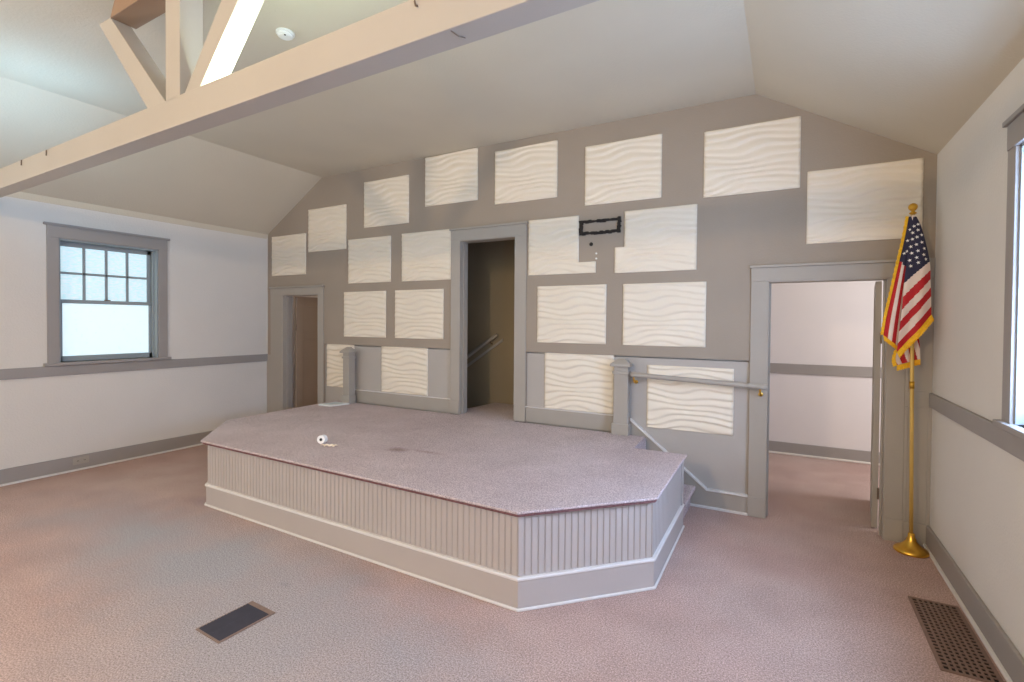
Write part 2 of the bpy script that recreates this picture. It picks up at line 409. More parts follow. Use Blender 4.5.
# ---- door leaves (open, hinged inside the rear rooms)
def door_leaf(name, hinge, ang, width, h, m, panels, label, zb=.012, knob=True):
    """leaf runs from the hinge along +x rotated by ang about z"""
    th = .042
    R = Matrix.Translation(Vector((hinge[0], hinge[1], 0))) @ Matrix.Rotation(ang, 4, 'Z')
    W = empty(name, (hinge[0], hinge[1], zb)); struct(W, label, 'door')
    bm = bmesh.new()
    st = .11
    bm_box(bm, 0, st, 0, th, zb, h, R); bm_box(bm, width - st, width, 0, th, zb, h, R)
    edges = [zb] + [v for p in panels for v in p] + [h]
    for i in range(0, len(edges), 2): bm_box(bm, st, width - st, 0, th, edges[i], edges[i + 1], R)
    for (c, d) in panels: bm_box(bm, st, width - st, .012, th - .012, c, d, R)
    obj('leaf', bm, m, W, .003)
    bm = bmesh.new()
    for yy in ((-.001, th + .001) if knob else ()):
        s = -1 if yy < 0 else 1
        A = R @ Matrix.Translation(Vector((width - .06, yy, 1.0))) @ Matrix.Rotation(-s * PI / 2, 4, 'X')
        bm_lathe(bm, [(.026, 0), (.026, .006), (.010, .010), (.010, .035), (.024, .045), (.027, .058), (.018, .068), (.004, .070)], 20, A.translation, A.to_3x3())
    if knob: obj('knob', bm, M['brass'], W, smooth=True)
    else: bm.free()
    for z in (.25, 1.5):
        bm = bmesh.new()
        bm_lathe(bm, [(.008, 0), (.008, .09)], 12, (hinge[0], hinge[1] - .006, z))
        obj('hinge', bm, M['steel'], W)
    return W
door_leaf('door_1', (-6.322, D + TH + .03), math.radians(79), .745, 2.0, M['doorw'], [(.22, 1.36), (1.46, 1.86)], 'brown panelled door standing open in the left doorway')
door_leaf('door_2', (.664, D + TH + .045), math.radians(83.6), .775, 2.0, M['trim'], [(.22, .95), (1.1, 1.86)], 'grey door standing open edge-on in the right doorway', knob=False)

# ------------------------------------------------------------------ stage
stage = tag(empty('stage', (-2.95, 3.6, 0)), 'low carpeted stage with chamfered corners and beadboard sides', 'stage')
HS = .585
deck = [(-4.52, 2.522), (-1.305, 2.452), (-.672, 3.088), (-.692, 4.228), (-1.122, 4.222), (-1.152, 4.700), (-2.564, 4.700), (-2.564, D + TH),
        (-3.295, D + TH), (-3.295, 4.700), (-5.262, 4.700), (-5.205, 3.175)]
bm = bmesh.new(); bm_prism(bm, [(x, y, HS - .017) for x, y in deck], (0, 0, .017))
obj('carpet_deck', bm, M['carpet'], stage, .0105, seg=3)
body = [(-5.225, 4.70), (-5.165, 3.20), (-4.495, 2.572), (-1.325, 2.505), (-.712, 3.128), (-.724, 4.195)]
def bead_wall(name, p, q, z0, z1, parent, beads=True):
    p, q = Vector(p), Vector(q); d = (q - p); Lw = d.length; d.normalize(); n = Vector((d.y, -d.x))   # outward normal for this winding
    pts = []; nb = max(2, round(Lw / .0425)); w = Lw / nb
    s = 0
    for k in range(nb):
        pts += [(s, 0), (s + w * .74, 0)]
        if beads: pts += [(s + w * .80, -.0035), (s + w * .84, -.0035), (s + w * .87, -.0005), (s + w * .90, -.0005), (s + w * .93, -.0035), (s + w * .97, -.0035)]
        s += w
    pts.append((Lw, 0))
    prof = [p + d * a + n * b for a, b in pts]
    back = [q - n * .03, p - n * .03]
    bm = bmesh.new()
    lo = [bm.verts.new((v.x, v.y, z0)) for v in prof]; hi = [bm.verts.new((v.x, v.y, z1)) for v in prof]
    for i in range(len(prof) - 1): bm.faces.new((lo[i], lo[i + 1], hi[i + 1], hi[i]))
    lb = [bm.verts.new((v.x, v.y, z0)) for v in back]; hb = [bm.verts.new((v.x, v.y, z1)) for v in back]
    bm.faces.new((lo[-1], lb[0], hb[0], hi[-1])); bm.faces.new((lb[0], lb[1], hb[1], hb[0])); bm.faces.new((lb[1], lo[0], hi[0], hb[1]))
    bm.faces.new(hi + hb); bm.faces.new(list(reversed(lo + lb)))
    return obj(name, bm, M['stage'], parent)
def ring_strip(name, poly, out0, out1, z0, z1, m, parent, bevel=.003):
    """moulding that follows the open polyline 'poly', offset outward"""
    P = [Vector(p) for p in poly]
    def off(o):
        res = []
        for i, p in enumerate(P):
            ns = []
            if i > 0: e = (P[i] - P[i - 1]).normalized(); ns.append(Vector((e.y, -e.x)))
            if i < len(P) - 1: e = (P[i + 1] - P[i]).normalized(); ns.append(Vector((e.y, -e.x)))
            if len(ns) == 1: res.append(p + ns[0] * o)
            else:
                b = (ns[0] + ns[1]).normalized(); res.append(p + b * (o / max(.3, b.dot(ns[0]))))
        return res
    a, b = off(out0), off(out1)
    bm = bmesh.new()
    A = [[bm.verts.new((v.x, v.y, z)) for v in r] for r, z in ((a, z0), (b, z0), (b, z1), (a, z1))]
    for j in range(4):
        for i in range(len(P) - 1):
            bm.faces.new((A[j][i], A[j][i + 1], A[(j + 1) % 4][i + 1], A[(j + 1) % 4][i]))
    bm.faces.new([A[j][0] for j in range(4)]); bm.faces.new([A[3 - j][-1] for j in range(4)])
    return obj(name, bm, m, parent, bevel)
for i in range(5):
    bead_wall('beadboard_panel', body[i], body[i + 1], .14, HS - .036, stage)
ring_strip('nosing_shade', [(-5.25, 4.70), (-5.193, 3.18), (-4.513, 2.534), (-1.309, 2.464), (-.684, 3.093), (-.703, 4.215)], -.12, -.002, HS - .036, HS - .017, M['nosing_shade'], stage, .006)
ring_strip('base_board', body, -.02, .012, .0, .172, M['stage'], stage)
ring_strip('base_cap', body, -.02, .022, .172, .192, M['stagecap'], stage, .006)
ring_strip('base_shoe', body, .012, .026, .0, .018, M['stagecap'], stage, .006)
# corner board and carpeted steps at the right rear
box('corner_board', -.735, -.712, 4.14, 4.205, 0, HS - .018, M['stage'], stage, .003)
box('notch_panel', -1.165, -.735, 4.175, 4.205, 0, HS - .018, M['stage'], stage)
box('notch_panel', -1.165, -1.14, 4.205, 4.70, 0, HS - .018, M['carpet'], stage)
boxes('step', [(-1.14, -.965, 4.21, 4.70, .352, .39), (-1.14, -.99, 4.21, 4.70, 0, .352)], M['carpet'], stage, .01)
boxes('step', [(-.99, -.694, 4.21, 4.70, .157, .195), (-.99, -.735, 4.21, 4.70, 0, .157)], M['carpet'], stage, .01)

# ------------------------------------------------------------------ newel posts
def newel(cx, y0, y1, w, label):
    T = tag(empty('newel_post', (cx, (y0 + y1) / 2, HS)), label, 'post', 'newel posts on the stage')
    h = w / 2; ym = (y0 + y1) / 2; hy = (y1 - y0) / 2
    box('shaft', cx - h, cx + h, y0, y1, HS, 1.255, M['trim'], T, .003)
    box('plinth', cx - h - .014, cx + h + .014, y0 - .014, y1, HS, HS + .105, M['trim'], T, .004)
    box('collar', cx - h - .012, cx + h + .012, y0 - .012, y1, 1.165, 1.19, M['trim'], T, .004)
    bm = bmesh.new()
    a = [(cx - h - .03, y0 - .03), (cx + h + .03, y0 - .03), (cx + h + .03, y1), (cx - h - .03, y1)]
    lo = [bm.verts.new((x, y, 1.235)) for x, y in a]; md = [bm.verts.new((x, y, 1.258)) for x, y in a]
    b = [(cx - .03, ym - .012), (cx + .03, ym - .012), (cx + .03, ym + .012), (cx - .03, ym + .012)]
    hi = [bm.verts.new((x, y, 1.312)) for x, y in b]
    bm.faces.new(lo); bm.faces.new(hi)
    for r, s in ((lo, md), (md, hi)):
        for k in range(4): bm.faces.new((r[k], r[(k + 1) % 4], s[(k + 1) % 4], s[k]))
    obj('cap', bm, M['trim'], T, .003)
    return T
newel(-1.372, 4.64, 4.712, .138, 'grey newel post at the right rear, holding the handrail end')
newel(-4.955, 4.585, 4.69, .108, 'grey newel post at the left rear, behind the white tray')

# ------------------------------------------------------------------ handrails
hr = tag(empty('handrail', (-.72, 4.64, 1.14)), 'grey wooden handrail from the right newel post to the right doorway', 'handrail')
bm = bmesh.new()
bm_tube(bm, [(-1.272, 4.63, 1.167), (-1.24, 4.63, 1.166), (-.17, 4.63, 1.127), (-.135, 4.63, 1.126)], .023, 16)
obj('rail', bm, M['trim'], hr, smooth=True)
for x, z in ((-1.245, 1.166), (-.185, 1.127)):
    bm = bmesh.new()
    bm_tube(bm, [(x, 4.63, z - .018), (x, 4.635, z - .05), (x, 4.66, z - .075), (x, F - (.02 if x < -1 else 0), z - .075)], .008, 10)
    bm_lathe(bm, [(.018, 0), (.018, .005), (.009, .009)], 20, (x, F - .0, z - .075), Matrix.Rotation(PI / 2, 3, 'X'))
    obj('brass_bracket', bm, M['brass'], hr, smooth=False)
h2 = tag(empty('handrail', (-3.5, SY - .07, 1.2)), 'dark sloping handrail on the stair hall wall through the middle doorway', 'handrail')
bm = bmesh.new(); bm_tube(bm, [(-4.30, SY - .07, .815), (-3.745, SY - .07, 1.188), (-3.325, SY - .07, 1.467), (-3.30, SY - .07, 1.484)], .022, 14)
obj('rail', bm, M['trim'], h2, smooth=True)
bm = bmesh.new(); bm_prism(bm, [(-4.3, SY, .70), (-4.3, SY, .735), (-3.24, SY, 1.435), (-3.24, SY, 1.40)], (0, -.02, 0))
obj('backing_board', bm, M['trim'], h2)
for x in (-3.4, -4.1):
    bm = bmesh.new(); z = 1.484 + (x + 3.30) * .665
    bm_tube(bm, [(x, SY - .07, z - .02), (x, SY - .06, z - .05), (x, SY - .01, z - .06)], .008, 8)
    obj('bracket', bm, M['steel'], h2)

# ------------------------------------------------------------------ wave panels
def wave_panel(poly, name='wave_art_panel'):
    Y0 = D + (RC if poly[0][3] < 1.4 else 0)
    """relief panel; poly = list of (x0,x1,z0,z1) rectangles that make up its outline; one mesh"""
    X0 = min(p[0] for p in poly); X1 = max(p[1] for p in poly); Z0 = min(p[2] for p in poly); Z1 = max(p[3] for p in poly)
    FX1 = X0 + .745
    ph = random.random() * 6; ph2 = random.random() * 6
    def hgt(x, z):
        u = (x - X0) / .745; v = (z - Z0) / .585
        w = .55 * math.sin(2 * PI * (.70 * u + .22 * v) + 1.2 + ph * .15) * math.sin(2 * PI * 1.35 * v + .5)
        w += .26 * math.sin(2 * PI * (1.0 * u - .5 * v) + 2.2) + .12 * math.sin(2 * PI * (1.7 * u + .9 * v) + .4)
        p = 9.6 * v + w
        f = p - math.floor(p)
        s = (f / .20) if f < .20 else (1 - f) / .80
        s = s * s * (3 - 2 * s)
        amp = .0165 * (.75 + .25 * math.sin(2 * PI * (u * .9 + v * 2.3) + 1))
        ed = min(min(abs(x - p[0]), abs(x - p[1])) for p in poly)
        amp *= min(1, .3 + ed / .03)
        return .006 + amp * s
    xs = sorted({p[0] for p in poly} | {p[1] for p in poly}); zs = sorted({p[2] for p in poly} | {p[3] for p in poly})
    def sub(vals, step):
        out = []
        for a, b in zip(vals, vals[1:]):
            n = max(1, round((b - a) / step)); out += [a + (b - a) * k / n for k in range(n)]
        return out + [vals[-1]]
    gx, gz = sub(xs, .0186), sub(zs, .0062)
    def inside(x, z): return any(p[0] < x < p[1] and p[2] < z < p[3] for p in poly)
    bm = bmesh.new(); V = {}; B = {}
    def fv(i, j):
        if (i, j) not in V: V[i, j] = bm.verts.new((gx[i], Y0 - hgt(gx[i], gz[j]), gz[j]))
        return V[i, j]
    def bv(i, j):
        if (i, j) not in B: B[i, j] = bm.verts.new((gx[i], Y0 - .0005, gz[j]))
        return B[i, j]
    cell = {(i, j): inside((gx[i] + gx[i + 1]) / 2, (gz[j] + gz[j + 1]) / 2) for i in range(len(gx) - 1) for j in range(len(gz) - 1)}
    for (i, j), c in cell.items():
        if not c: continue
        f = bm.faces.new((fv(i, j), fv(i + 1, j), fv(i + 1, j + 1), fv(i, j + 1))); f.smooth = True
        for di, dj, a, b in ((-1, 0, (i, j + 1), (i, j)), (1, 0, (i + 1, j), (i + 1, j + 1)), (0, -1, (i, j), (i + 1, j)), (0, 1, (i + 1, j + 1), (i, j + 1))):
            if not cell.get((i + di, j + dj), False):
                bm.faces.new((fv(*b), fv(*a), bv(*a), bv(*b)))
    return obj(name, bm, M['panel'])
PANELS = [
 ([(-6.635, -5.902, 2.297, 2.868)], 'white wave panel above the left doorway, leftmost and lowest of the staggered top row'),
 ([(-5.849, -5.113, 2.600, 3.186)], 'white wave panel second from the left in the staggered top row'),
 ([(-4.791, -4.050, 2.848, 3.430)], 'white wave panel third from the left in the staggered top row'),
 ([(-3.799, -3.057, 3.017, 3.596)], 'white wave panel touching the ceiling above the middle doorway'),
 ([(-2.832, -2.086, 2.939, 3.516)], 'white wave panel just right of the one touching the ceiling'),
 ([(-1.784, -1.035, 2.816, 3.401)], 'white wave panel above the black rectangular outline'),
 ([(-.666, .080, 2.769, 3.351)], 'white wave panel under the right ceiling bend, above the right doorway corner'),
 ([(.131, .874, 2.304, 2.890)], 'white wave panel above the right doorway, behind the flag top'),
 ([(-5.073, -4.335, 2.140, 2.714)], 'white wave panel of the second row, farther left of the middle doorway'),
 ([(-4.157, -3.416, 2.138, 2.722)], 'white wave panel of the second row touching the left side of the middle door casing'),
 ([(-2.410, -1.845, 2.145, 2.724), (-1.845, -1.664, 2.145, 2.256)], 'notched white wave panel left of the black outline, beside the middle doorway'),
 ([(-1.473, -1.378, 2.132, 2.380), (-1.378, -.718, 2.132, 2.721)], 'notched white wave panel right of the black outline'),
 ([(-5.150, -4.415, 1.441, 2.030)], 'white wave panel directly above the rail, nearer the left doorway'),
 ([(-4.263, -3.522, 1.441, 2.032)], 'white wave panel directly above the rail, just left of the middle doorway'),
 ([(-2.300, -1.553, 1.439, 2.026)], 'white wave panel directly above the rail, just right of the middle doorway'),
 ([(-1.385, -.632, 1.437, 2.024)], 'white wave panel directly above the rail, nearer the right doorway'),
 ([(-5.500, -4.985, .758, 1.332)], 'narrow white wave panel below the rail, left of the left newel post'),
 ([(-4.504, -3.765, .757, 1.330)], 'white wave panel below the rail, between the left newel and middle doorway'),
 ([(-2.220, -1.472, .754, 1.331)], 'white wave panel below the rail, beside the right newel post'),
 ([(-1.149, -.396, .667, 1.256)], 'white wave panel behind the handrail above the steps'),
]
for poly, lab in PANELS:
    tag(wave_panel(poly), lab, 'wall panel', 'white wave panels on the back wall')

# black adhesive outline where something was removed
bm = bmesh.new()
def ragged(bm, x0, x1, z0, z1, along):
    n = 14
    for k in range(n):
        a, b = k / n, (k + 1) / n
        j0, j1 = random.uniform(-.006, .006), random.uniform(-.006, .006)
        if along == 'x':
            bm_box(bm, x0 + (x1 - x0) * a, x0 + (x1 - x0) * b + .003, D - .012 - abs(j0) * .4, D, z0 + j0, z1 + j1)
        else:
            bm_box(bm, x0 + j0, x1 + j1, D - .012 - abs(j0) * .4, D, z0 + (z1 - z0) * a, z0 + (z1 - z0) * b + .003)
ragged(bm, -1.835, -1.418, 2.641, 2.667, 'x'); ragged(bm, -1.835, -1.418, 2.526, 2.552, 'x')
ragged(bm, -1.838, -1.802, 2.526, 2.667, 'z'); ragged(bm, -1.446, -1.415, 2.526, 2.675, 'z')
tag(obj('adhesive_outline', bm, M['black']), 'black ragged rectangular outline on the wall between the notched panels', 'adhesive mark')
bm = bmesh.new(); bm_lathe(bm, [(.019, 0), (.019, .004), (.012, .006)], 18, (-1.714, D, 2.430), Matrix.Rotation(PI / 2, 3, 'X'))
tag(obj('cable_hole_plug', bm, M['black']), 'small black round plug on the wall below the black outline', 'plug')
for z in (2.335, 2.285):
    bm = bmesh.new(); bm_lathe(bm, [(.010, 0), (.010, .003), (.004, .005)], 12, (-1.66, D, z), Matrix.Rotation(PI / 2, 3, 'X'))
    tag(obj('filler_patch', bm, M['plastic']), 'tiny white filler dab %s on the wall below the black plug' % ('higher' if z > 2.3 else 'lower'), 'filler dab', 'filler dabs below the black plug')

# ------------------------------------------------------------------ roof truss
truss = tag(empty('roof_truss', (-2.9, 1.53, 2.69)), 'cream painted roof truss crossing the room below the ceiling', 'truss')
def ty(x): return 1.462 + (-.742 - x) * .015
TB, TT, TD = 2.69, 2.845, .115
bm = bmesh.new()
bm_prism(bm, [(XL, ty(XL), TB - .006), (XR, ty(XR), TB + .012), (XR, ty(XR), TT + .02), (XL, ty(XL), TT - .006)], (0, TD, 0))
obj('tie_beam', bm, M['beam'], truss, .004)
def slab(name, quad, d0, d1, m=M['beam']):
    bm = bmesh.new(); bm_prism(bm, [(x, ty(x) + d0, z) for x, z in quad], (0, d1 - d0, 0)); return obj(name, bm, m, truss, .003)
slab('king_post', [(-3.002, 2.84), (-2.858, 2.84), (-2.858, ZC + .02), (-3.002, ZC + .02)], 0, .123)
slab('brace', [(-3.193, 2.838), (-3.002, 2.840), (-3.644, 3.49), (-3.793, 3.49)], .001, .112)
slab('brace', [(-2.819, 2.845), (-2.671, 2.848), (-2.05, 3.49), (-2.252, 3.49)], .001, .112)
slab('upper_chord', [(-3.644, 3.488), (-2.05, 3.488), (-2.0, ZC + .02), (-3.56, ZC + .02)], .0, .14, M['beamdark'])

# small hardware on the beam
def on_beam(name, label, cat, verts, r, group=None):
    bm = bmesh.new(); bm_tube(bm, verts, r, 8); return tag(obj(name, bm, M['steel']), label, cat, group)
def bp(u): return u
xk = -1.22
on_beam('hook', 'small metal hook hanging high on the beam face toward the right', 'hook',
        [(xk, ty(xk), 2.852), (xk, ty(xk) - .012, 2.85), (xk, ty(xk) - .016, 2.83), (xk, ty(xk) - .010, 2.818), (xk, ty(xk) - .002, 2.822)], .004)
for x, which in ((-5.06, 'left'), (-4.60, 'right')):
    on_beam('nail', '%s one of two rusty nails at the far left of the beam' % which, 'nail',
            [(x, ty(x) - .004, 2.84), (x + .002, ty(x) - .006, 2.80)], .0035, 'rusty nails in the beam')
xk = -1.20
on_beam('rust_marks_wire', 'small rust marks under the right stretch of the beam, shaped as bent wire', 'wire',
        [(-1.075, ty(-1.1) + .012, TB + .008), (-1.06, ty(-1.1) + .04, TB - .002), (-1.055, ty(-1.1) + .075, TB + .008)], .0025)  # rust marks under the beam drawn as a thin bent wire

# smoke detector
sd = tag(empty('smoke_detector', (-3.01, 2.247, ZC)), 'round white smoke detector on the ceiling above the beam', 'smoke detector')
bm = bmesh.new(); bm_lathe(bm, [(.060, ZC), (.060, ZC - .010), (.052, ZC - .012)], 36, (-3.01, 2.247, 0)); obj('mount_plate', bm, M['plastic'], sd)
bm = bmesh.new(); bm_lathe(bm, [(.050, ZC - .012), (.050, ZC - .024), (.040, ZC - .032), (.020, ZC - .035), (.004, ZC - .035)], 36, (-3.01, 2.247, 0)); obj('sensor_cover', bm, M['plastic'], sd)
bm = bmesh.new(); bm_lathe(bm, [(.006, ZC - .034), (.006, ZC - .037)], 10, (-2.98, 2.222, 0)); obj('test_button', bm, M['dark'], sd)

# ------------------------------------------------------------------ floor registers
def register_left():
    ang = math.radians(-2)
    c = (-2.617, 1.64)
    T = tag(empty('floor_register', (c[0], c[1], 0)), 'small dark slatted floor register in the carpet in front of the stage', 'floor vent')
    R = Matrix.Translation(Vector((c[0], c[1], 0))) @ Matrix.Rotation(ang, 4, 'Z')
    hx, hy = .100, .136
    bm = bmesh.new()
    for r in ((-hx - .008, hx + .014, -hy - .012, -hy), (-hx - .008, hx + .014, hy, hy + .032), (-hx - .008, -hx, -hy, hy), (hx, hx + .014, -hy, hy)):
        bm_box(bm, *r, .0, .006, R)
    obj('frame', bm, M['regframe'], T, .002)
    bm = bmesh.new(); bm_box(bm, -hx, hx, -hy, hy, .0, .002, R); obj('duct_opening', bm, M['dark'], T)
    bm = bmesh.new(); n = 15
    for k in range(n):
        y = -hy + (k + .5) * 2 * hy / n
        Rk = R @ Matrix.Translation(Vector((0, y, .005))) @ Matrix.Rotation(math.radians(18), 4, 'X')
        bm_box(bm, -hx, hx, -.0078, .0078, -.001, .001, Rk)
    bm_box(bm, -.004, .004, -hy, hy, .003, .0045, R)
    obj('louvre_slats', bm, M['regblue'], T)
register_left()
def grille_right():
    x0, x1, y0, y1 = .668, .905, 3.06, 3.80
    T = tag(empty('floor_grille', ((x0 + x1) / 2, (y0 + y1) / 2, 0)), 'long brown lattice floor grille beside the right wall', 'floor vent')
    b = .018
    boxes('frame', [(x0, x1, y0, y0 + b, 0, .007), (x0, x1, y1 - b, y1, 0, .007), (x0, x0 + b, y0 + b, y1 - b, 0, .007), (x1 - b, x1, y0 + b, y1 - b, 0, .007)], M['grille'], T, .002)
    box('duct_opening', x0 + b, x1 - b, y0 + b, y1 - b, 0, .0015, M['dark'], T)
    l = []
    nx, ny = 8, 22
    for k in range(1, nx):
        x = x0 + b + (x1 - x0 - 2 * b) * k / nx; l.append((x - .0048, x + .0048, y0 + b, y1 - b, .002, .0065))
    for k in range(1, ny):
        y = y0 + b + (y1 - y0 - 2 * b) * k / ny; l.append((x0 + b, x1 - b, y - .0048, y + .0048, .0015, .006))
    boxes('lattice', l, M['grille'], T)
grille_right()

# baseboard outlet on the left wall
oc = tag(empty('outlet_cover', (XL + .022, 2.49, .075)), 'grey outlet cover set in the left baseboard', 'outlet')
boxes('cover_plate', [(XL + .022, XL + .026, 2.42, 2.56, .068, .142)], M['trim'], oc, .002)
for dy in (-.03, .03):
    bm = bmesh.new(); bm_lathe(bm, [(.017, 0), (.017, .003), (.015, .004)], 20, (XL + .026, 2.49 + dy, .105), Matrix.Rotation(PI / 2, 3, 'Y'))
    sck = obj('socket', bm, M['trim'], oc)
    boxes('slot', [(XL + .0295, XL + .0305, 2.49 + dy - .007, 2.49 + dy - .004, .10, .112), (XL + .0295, XL + .0305, 2.49 + dy + .004, 2.49 + dy + .007, .10, .112)], M['dark'], sck)

# ------------------------------------------------------------------ small things on the stage
cup = tag(empty('paper_roll', (-3.515, 2.99, HS)), 'small white roll lying on the stage with a dark hole in its end', 'roll')
A = Matrix.Rotation(math.radians(24), 3, 'Z') @ Matrix.Rotation(math.radians(84), 3, 'X')
RC0 = Vector((-3.515, 2.99, HS + .036))
bm = bmesh.new()
bm_lathe(bm, [(.012, -.030), (.033, -.030), (.036, -.026), (.036, .026), (.033, .030), (.014, .030), (.012, .024), (.012, -.02)], 32, RC0, A)
obj('roll_body', bm, M['paperwhite'], cup, smooth=False)
bm = bmesh.new(); bm_lathe(bm, [(.0125, 0), (.0125, .002)], 20, RC0 + A @ Vector((0, 0, .026)), A)
obj('dark_hole', bm, M['dark'], cup)
bm = bmesh.new()
G = 8; vs = {}
for i in range(G + 1):
    for j in range(G + 1):
        u, v = i / G - .5, j / G - .5
        r = 1 - .35 * abs(u)
        x = -3.365 + .125 * u + .02 * v; y = 2.935 + .055 * v * r + .02 * u
        z = HS + .004 + .012 * abs(math.sin(9 * u + 4 * v)) + .006 * random.random()
        vs[i, j] = bm.verts.new((x, y, z))
for i in range(G):
    for j in range(G): bm.faces.new((vs[i, j], vs[i + 1, j], vs[i + 1, j + 1], vs[i, j + 1]))
sc_ = obj('paper_scrap', bm, M['paper']); md = sc_.modifiers.new('thick', 'SOLIDIFY'); md.thickness = .0015
tag(sc_, 'crumpled cream paper scrap on the stage beside the small white roll', 'paper')
# white tray by the left newel
tr = tag(empty('tray', (-5.03, 4.46, HS)), 'flat white framed tray lying on the stage before the left newel post', 'tray')
q = [(-5.13, 4.30), (-4.93, 4.32), (-4.86, 4.555), (-5.10, 4.555)]
bm = bmesh.new(); bm_prism(bm, [(x, y, HS) for x, y in q], (0, 0, .018)); obj('tray_rim', bm, M['plate'], tr, .003)
cx = sum(p[0] for p in q) / 4; cy = sum(p[1] for p in q) / 4
bm = bmesh.new(); bm_prism(bm, [(cx + (x - cx) * .62, cy + (y - cy) * .62, HS + .0175) for x, y in q], (0, 0, .002)); obj('tray_centre', bm, M['plate2'], tr)

# ------------------------------------------------------------------ flag on its stand
FX, FY = .817, 4.565
flag = tag(empty('flag_stand', (FX, FY, 0)), 'American flag with gold fringe on a gold pole and round base in the right corner', 'flag')
bm = bmesh.new()
bm_lathe(bm, [(.100, 0), (.106, .006), (.106, .014), (.098, .026), (.080, .036), (.068, .042), (.050, .060), (.034, .078), (.030, .086), (.030, .098), (.022, .108), (.020, .135), (.014, .138)], 48, (FX, FY, 0))
obj('round_base', bm, M['brass'], flag, smooth=True)
tilt = (-.030, 0)     # the pole leans a little
def pole(z): return Vector((FX + tilt[0] * z / 2.5, FY, z))
bm = bmesh.new(); bm_tube(bm, [pole(.10), pole(.9), pole(1.7), pole(2.46)], .0125, 16); obj('pole', bm, M['pole'], flag, smooth=True)
bm = bmesh.new(); bm_tube(bm, [pole(1.19), pole(1.24)], .016, 16); obj('joint_sleeve', bm, M['brass'], flag, smooth=True)
bm = bmesh.new()
pt = pole(2.45)
bm_lathe(bm, [(.014, 0), (.022, .006), (.022, .012), (.012, .018), (.010, .024), (.018, .030), (.026, .041), (.029, .053), (.026, .066), (.016, .076), (.004, .081)], 28, pt)
obj('ball_finial', bm, M['brass'], flag, smooth=True)

# cloth: three continuous folds (left fold, front fold, tail fold) in one mesh; colours are face materials
CLOTH = [M['red'], M['fwhite'], M['blue'], M['star']]
def at(x, z, d): return Vector((x, FY - d, z))
def lerp(a, b, t): return a + (b - a) * t
def bez(p, t):
    n = len(p) - 1; k = min(int(t * n), n - 1); f = t * n - k
    p0, p1, p2, p3 = p[max(k - 1, 0)], p[k], p[k + 1], p[min(k + 2, n)]
    return .5 * ((2 * p1) + (p2 - p0) * f + (2 * p0 - 5 * p1 + 4 * p2 - p3) * f * f + (3 * p1 - p0 - 3 * p2 + p3) * f ** 3)
def stripe(b): return 0 if int(min(b, .9999) * 13) % 2 == 0 else 1
bmF = bmesh.new()
def patch(Lc, Rc, nu, nv, colour, wob):
    """surface between the left curve and right curve (top to bottom)"""
    g = []
    for j in range(nv + 1):
        t = j / nv; a, b = bez(Lc, t), bez(Rc, t)
        row = []
        for i in range(nu + 1):
            s = i / nu; p = a + (b - a) * s
            p = p + Vector((0, -wob(s, t), 0)); row.append(p)
        g.append(row)
    V = [[bmF.verts.new(p) for p in r] for r in g]
    for j in range(nv):
        for i in range(nu):
            f = bmF.faces.new((V[j][i], V[j][i + 1], V[j + 1][i + 1], V[j + 1][i])); f.smooth = True
            f.material_index = colour((i + .5) / nu, (j + .5) / nv)
    def ev(s, t):
        a, b = bez(Lc, t), bez(Rc, t); return a + (b - a) * s + Vector((0, -wob(s, t), 0))
    return ev
# left fold: stripes run along its length, top edge with fringe at the left
LA = [at(.762, 2.435, .010), at(.735, 2.26, .03), at(.702, 2.08, .04), at(.668, 1.88, .045), at(.640, 1.72, .045), at(.622, 1.575, .045)]
LB = [at(.787, 2.430, .022), at(.775, 2.25, .045), at(.752, 2.05, .055), at(.732, 1.85, .055), at(.716, 1.66, .052), at(.704, 1.500, .050)]
canL = .36
evA = patch(LA, LB, 40, 60, lambda s, t: 2 if t < canL + .04 * s else stripe(s * 3.4 / 13), lambda s, t: .018 * math.sin(PI * s) * min(1, t * 3))
# front fold: canton above, six stripes slanting below
RA = [at(.786, 2.432, .026), at(.765, 2.30, .060), at(.746, 2.14, .085), at(.730, 1.98, .098), at(.718, 1.78, .108), at(.704, 1.61, .105), at(.694, 1.455, .095)]
RB = [at(.806, 2.428, .020), at(.832, 2.34, .045), at(.862, 2.19, .062), at(.879, 2.08, .066), at(.884, 1.96, .066), at(.890, 1.85, .062), at(.895, 1.725, .055)]
def colB(s, t):
    tc = .50 - .06 * (s - .5)
    if t < tc: return 2
    return stripe((7 + 6 * (t - tc) / (1 - tc)) / 13)
wobB = lambda s, t: .022 * math.sin(PI * s) * min(1, t * 2.5) + .010 * math.sin(3 * PI * s + 2 * t) * t
evB = patch(RA, RB, 70, 150, colB, wobB)
# tail fold hanging below, behind the front fold
TA = [at(.760, 1.66, -.012), at(.735, 1.54, -.006), at(.704, 1.42, .004), at(.712, 1.355, .004)]
TBc = [at(.850, 1.70, -.03), at(.842, 1.58, -.03), at(.848, 1.50, -.028), at(.852, 1.405, -.026)]
patch(TA, TBc, 60, 40, lambda s, t: 0 if (s * 2.4 - .8 * t + .2) % 1.0 < .55 else 1, lambda s, t: -.010 * math.sin(PI * s) + .004 * math.sin(5 * PI * s))
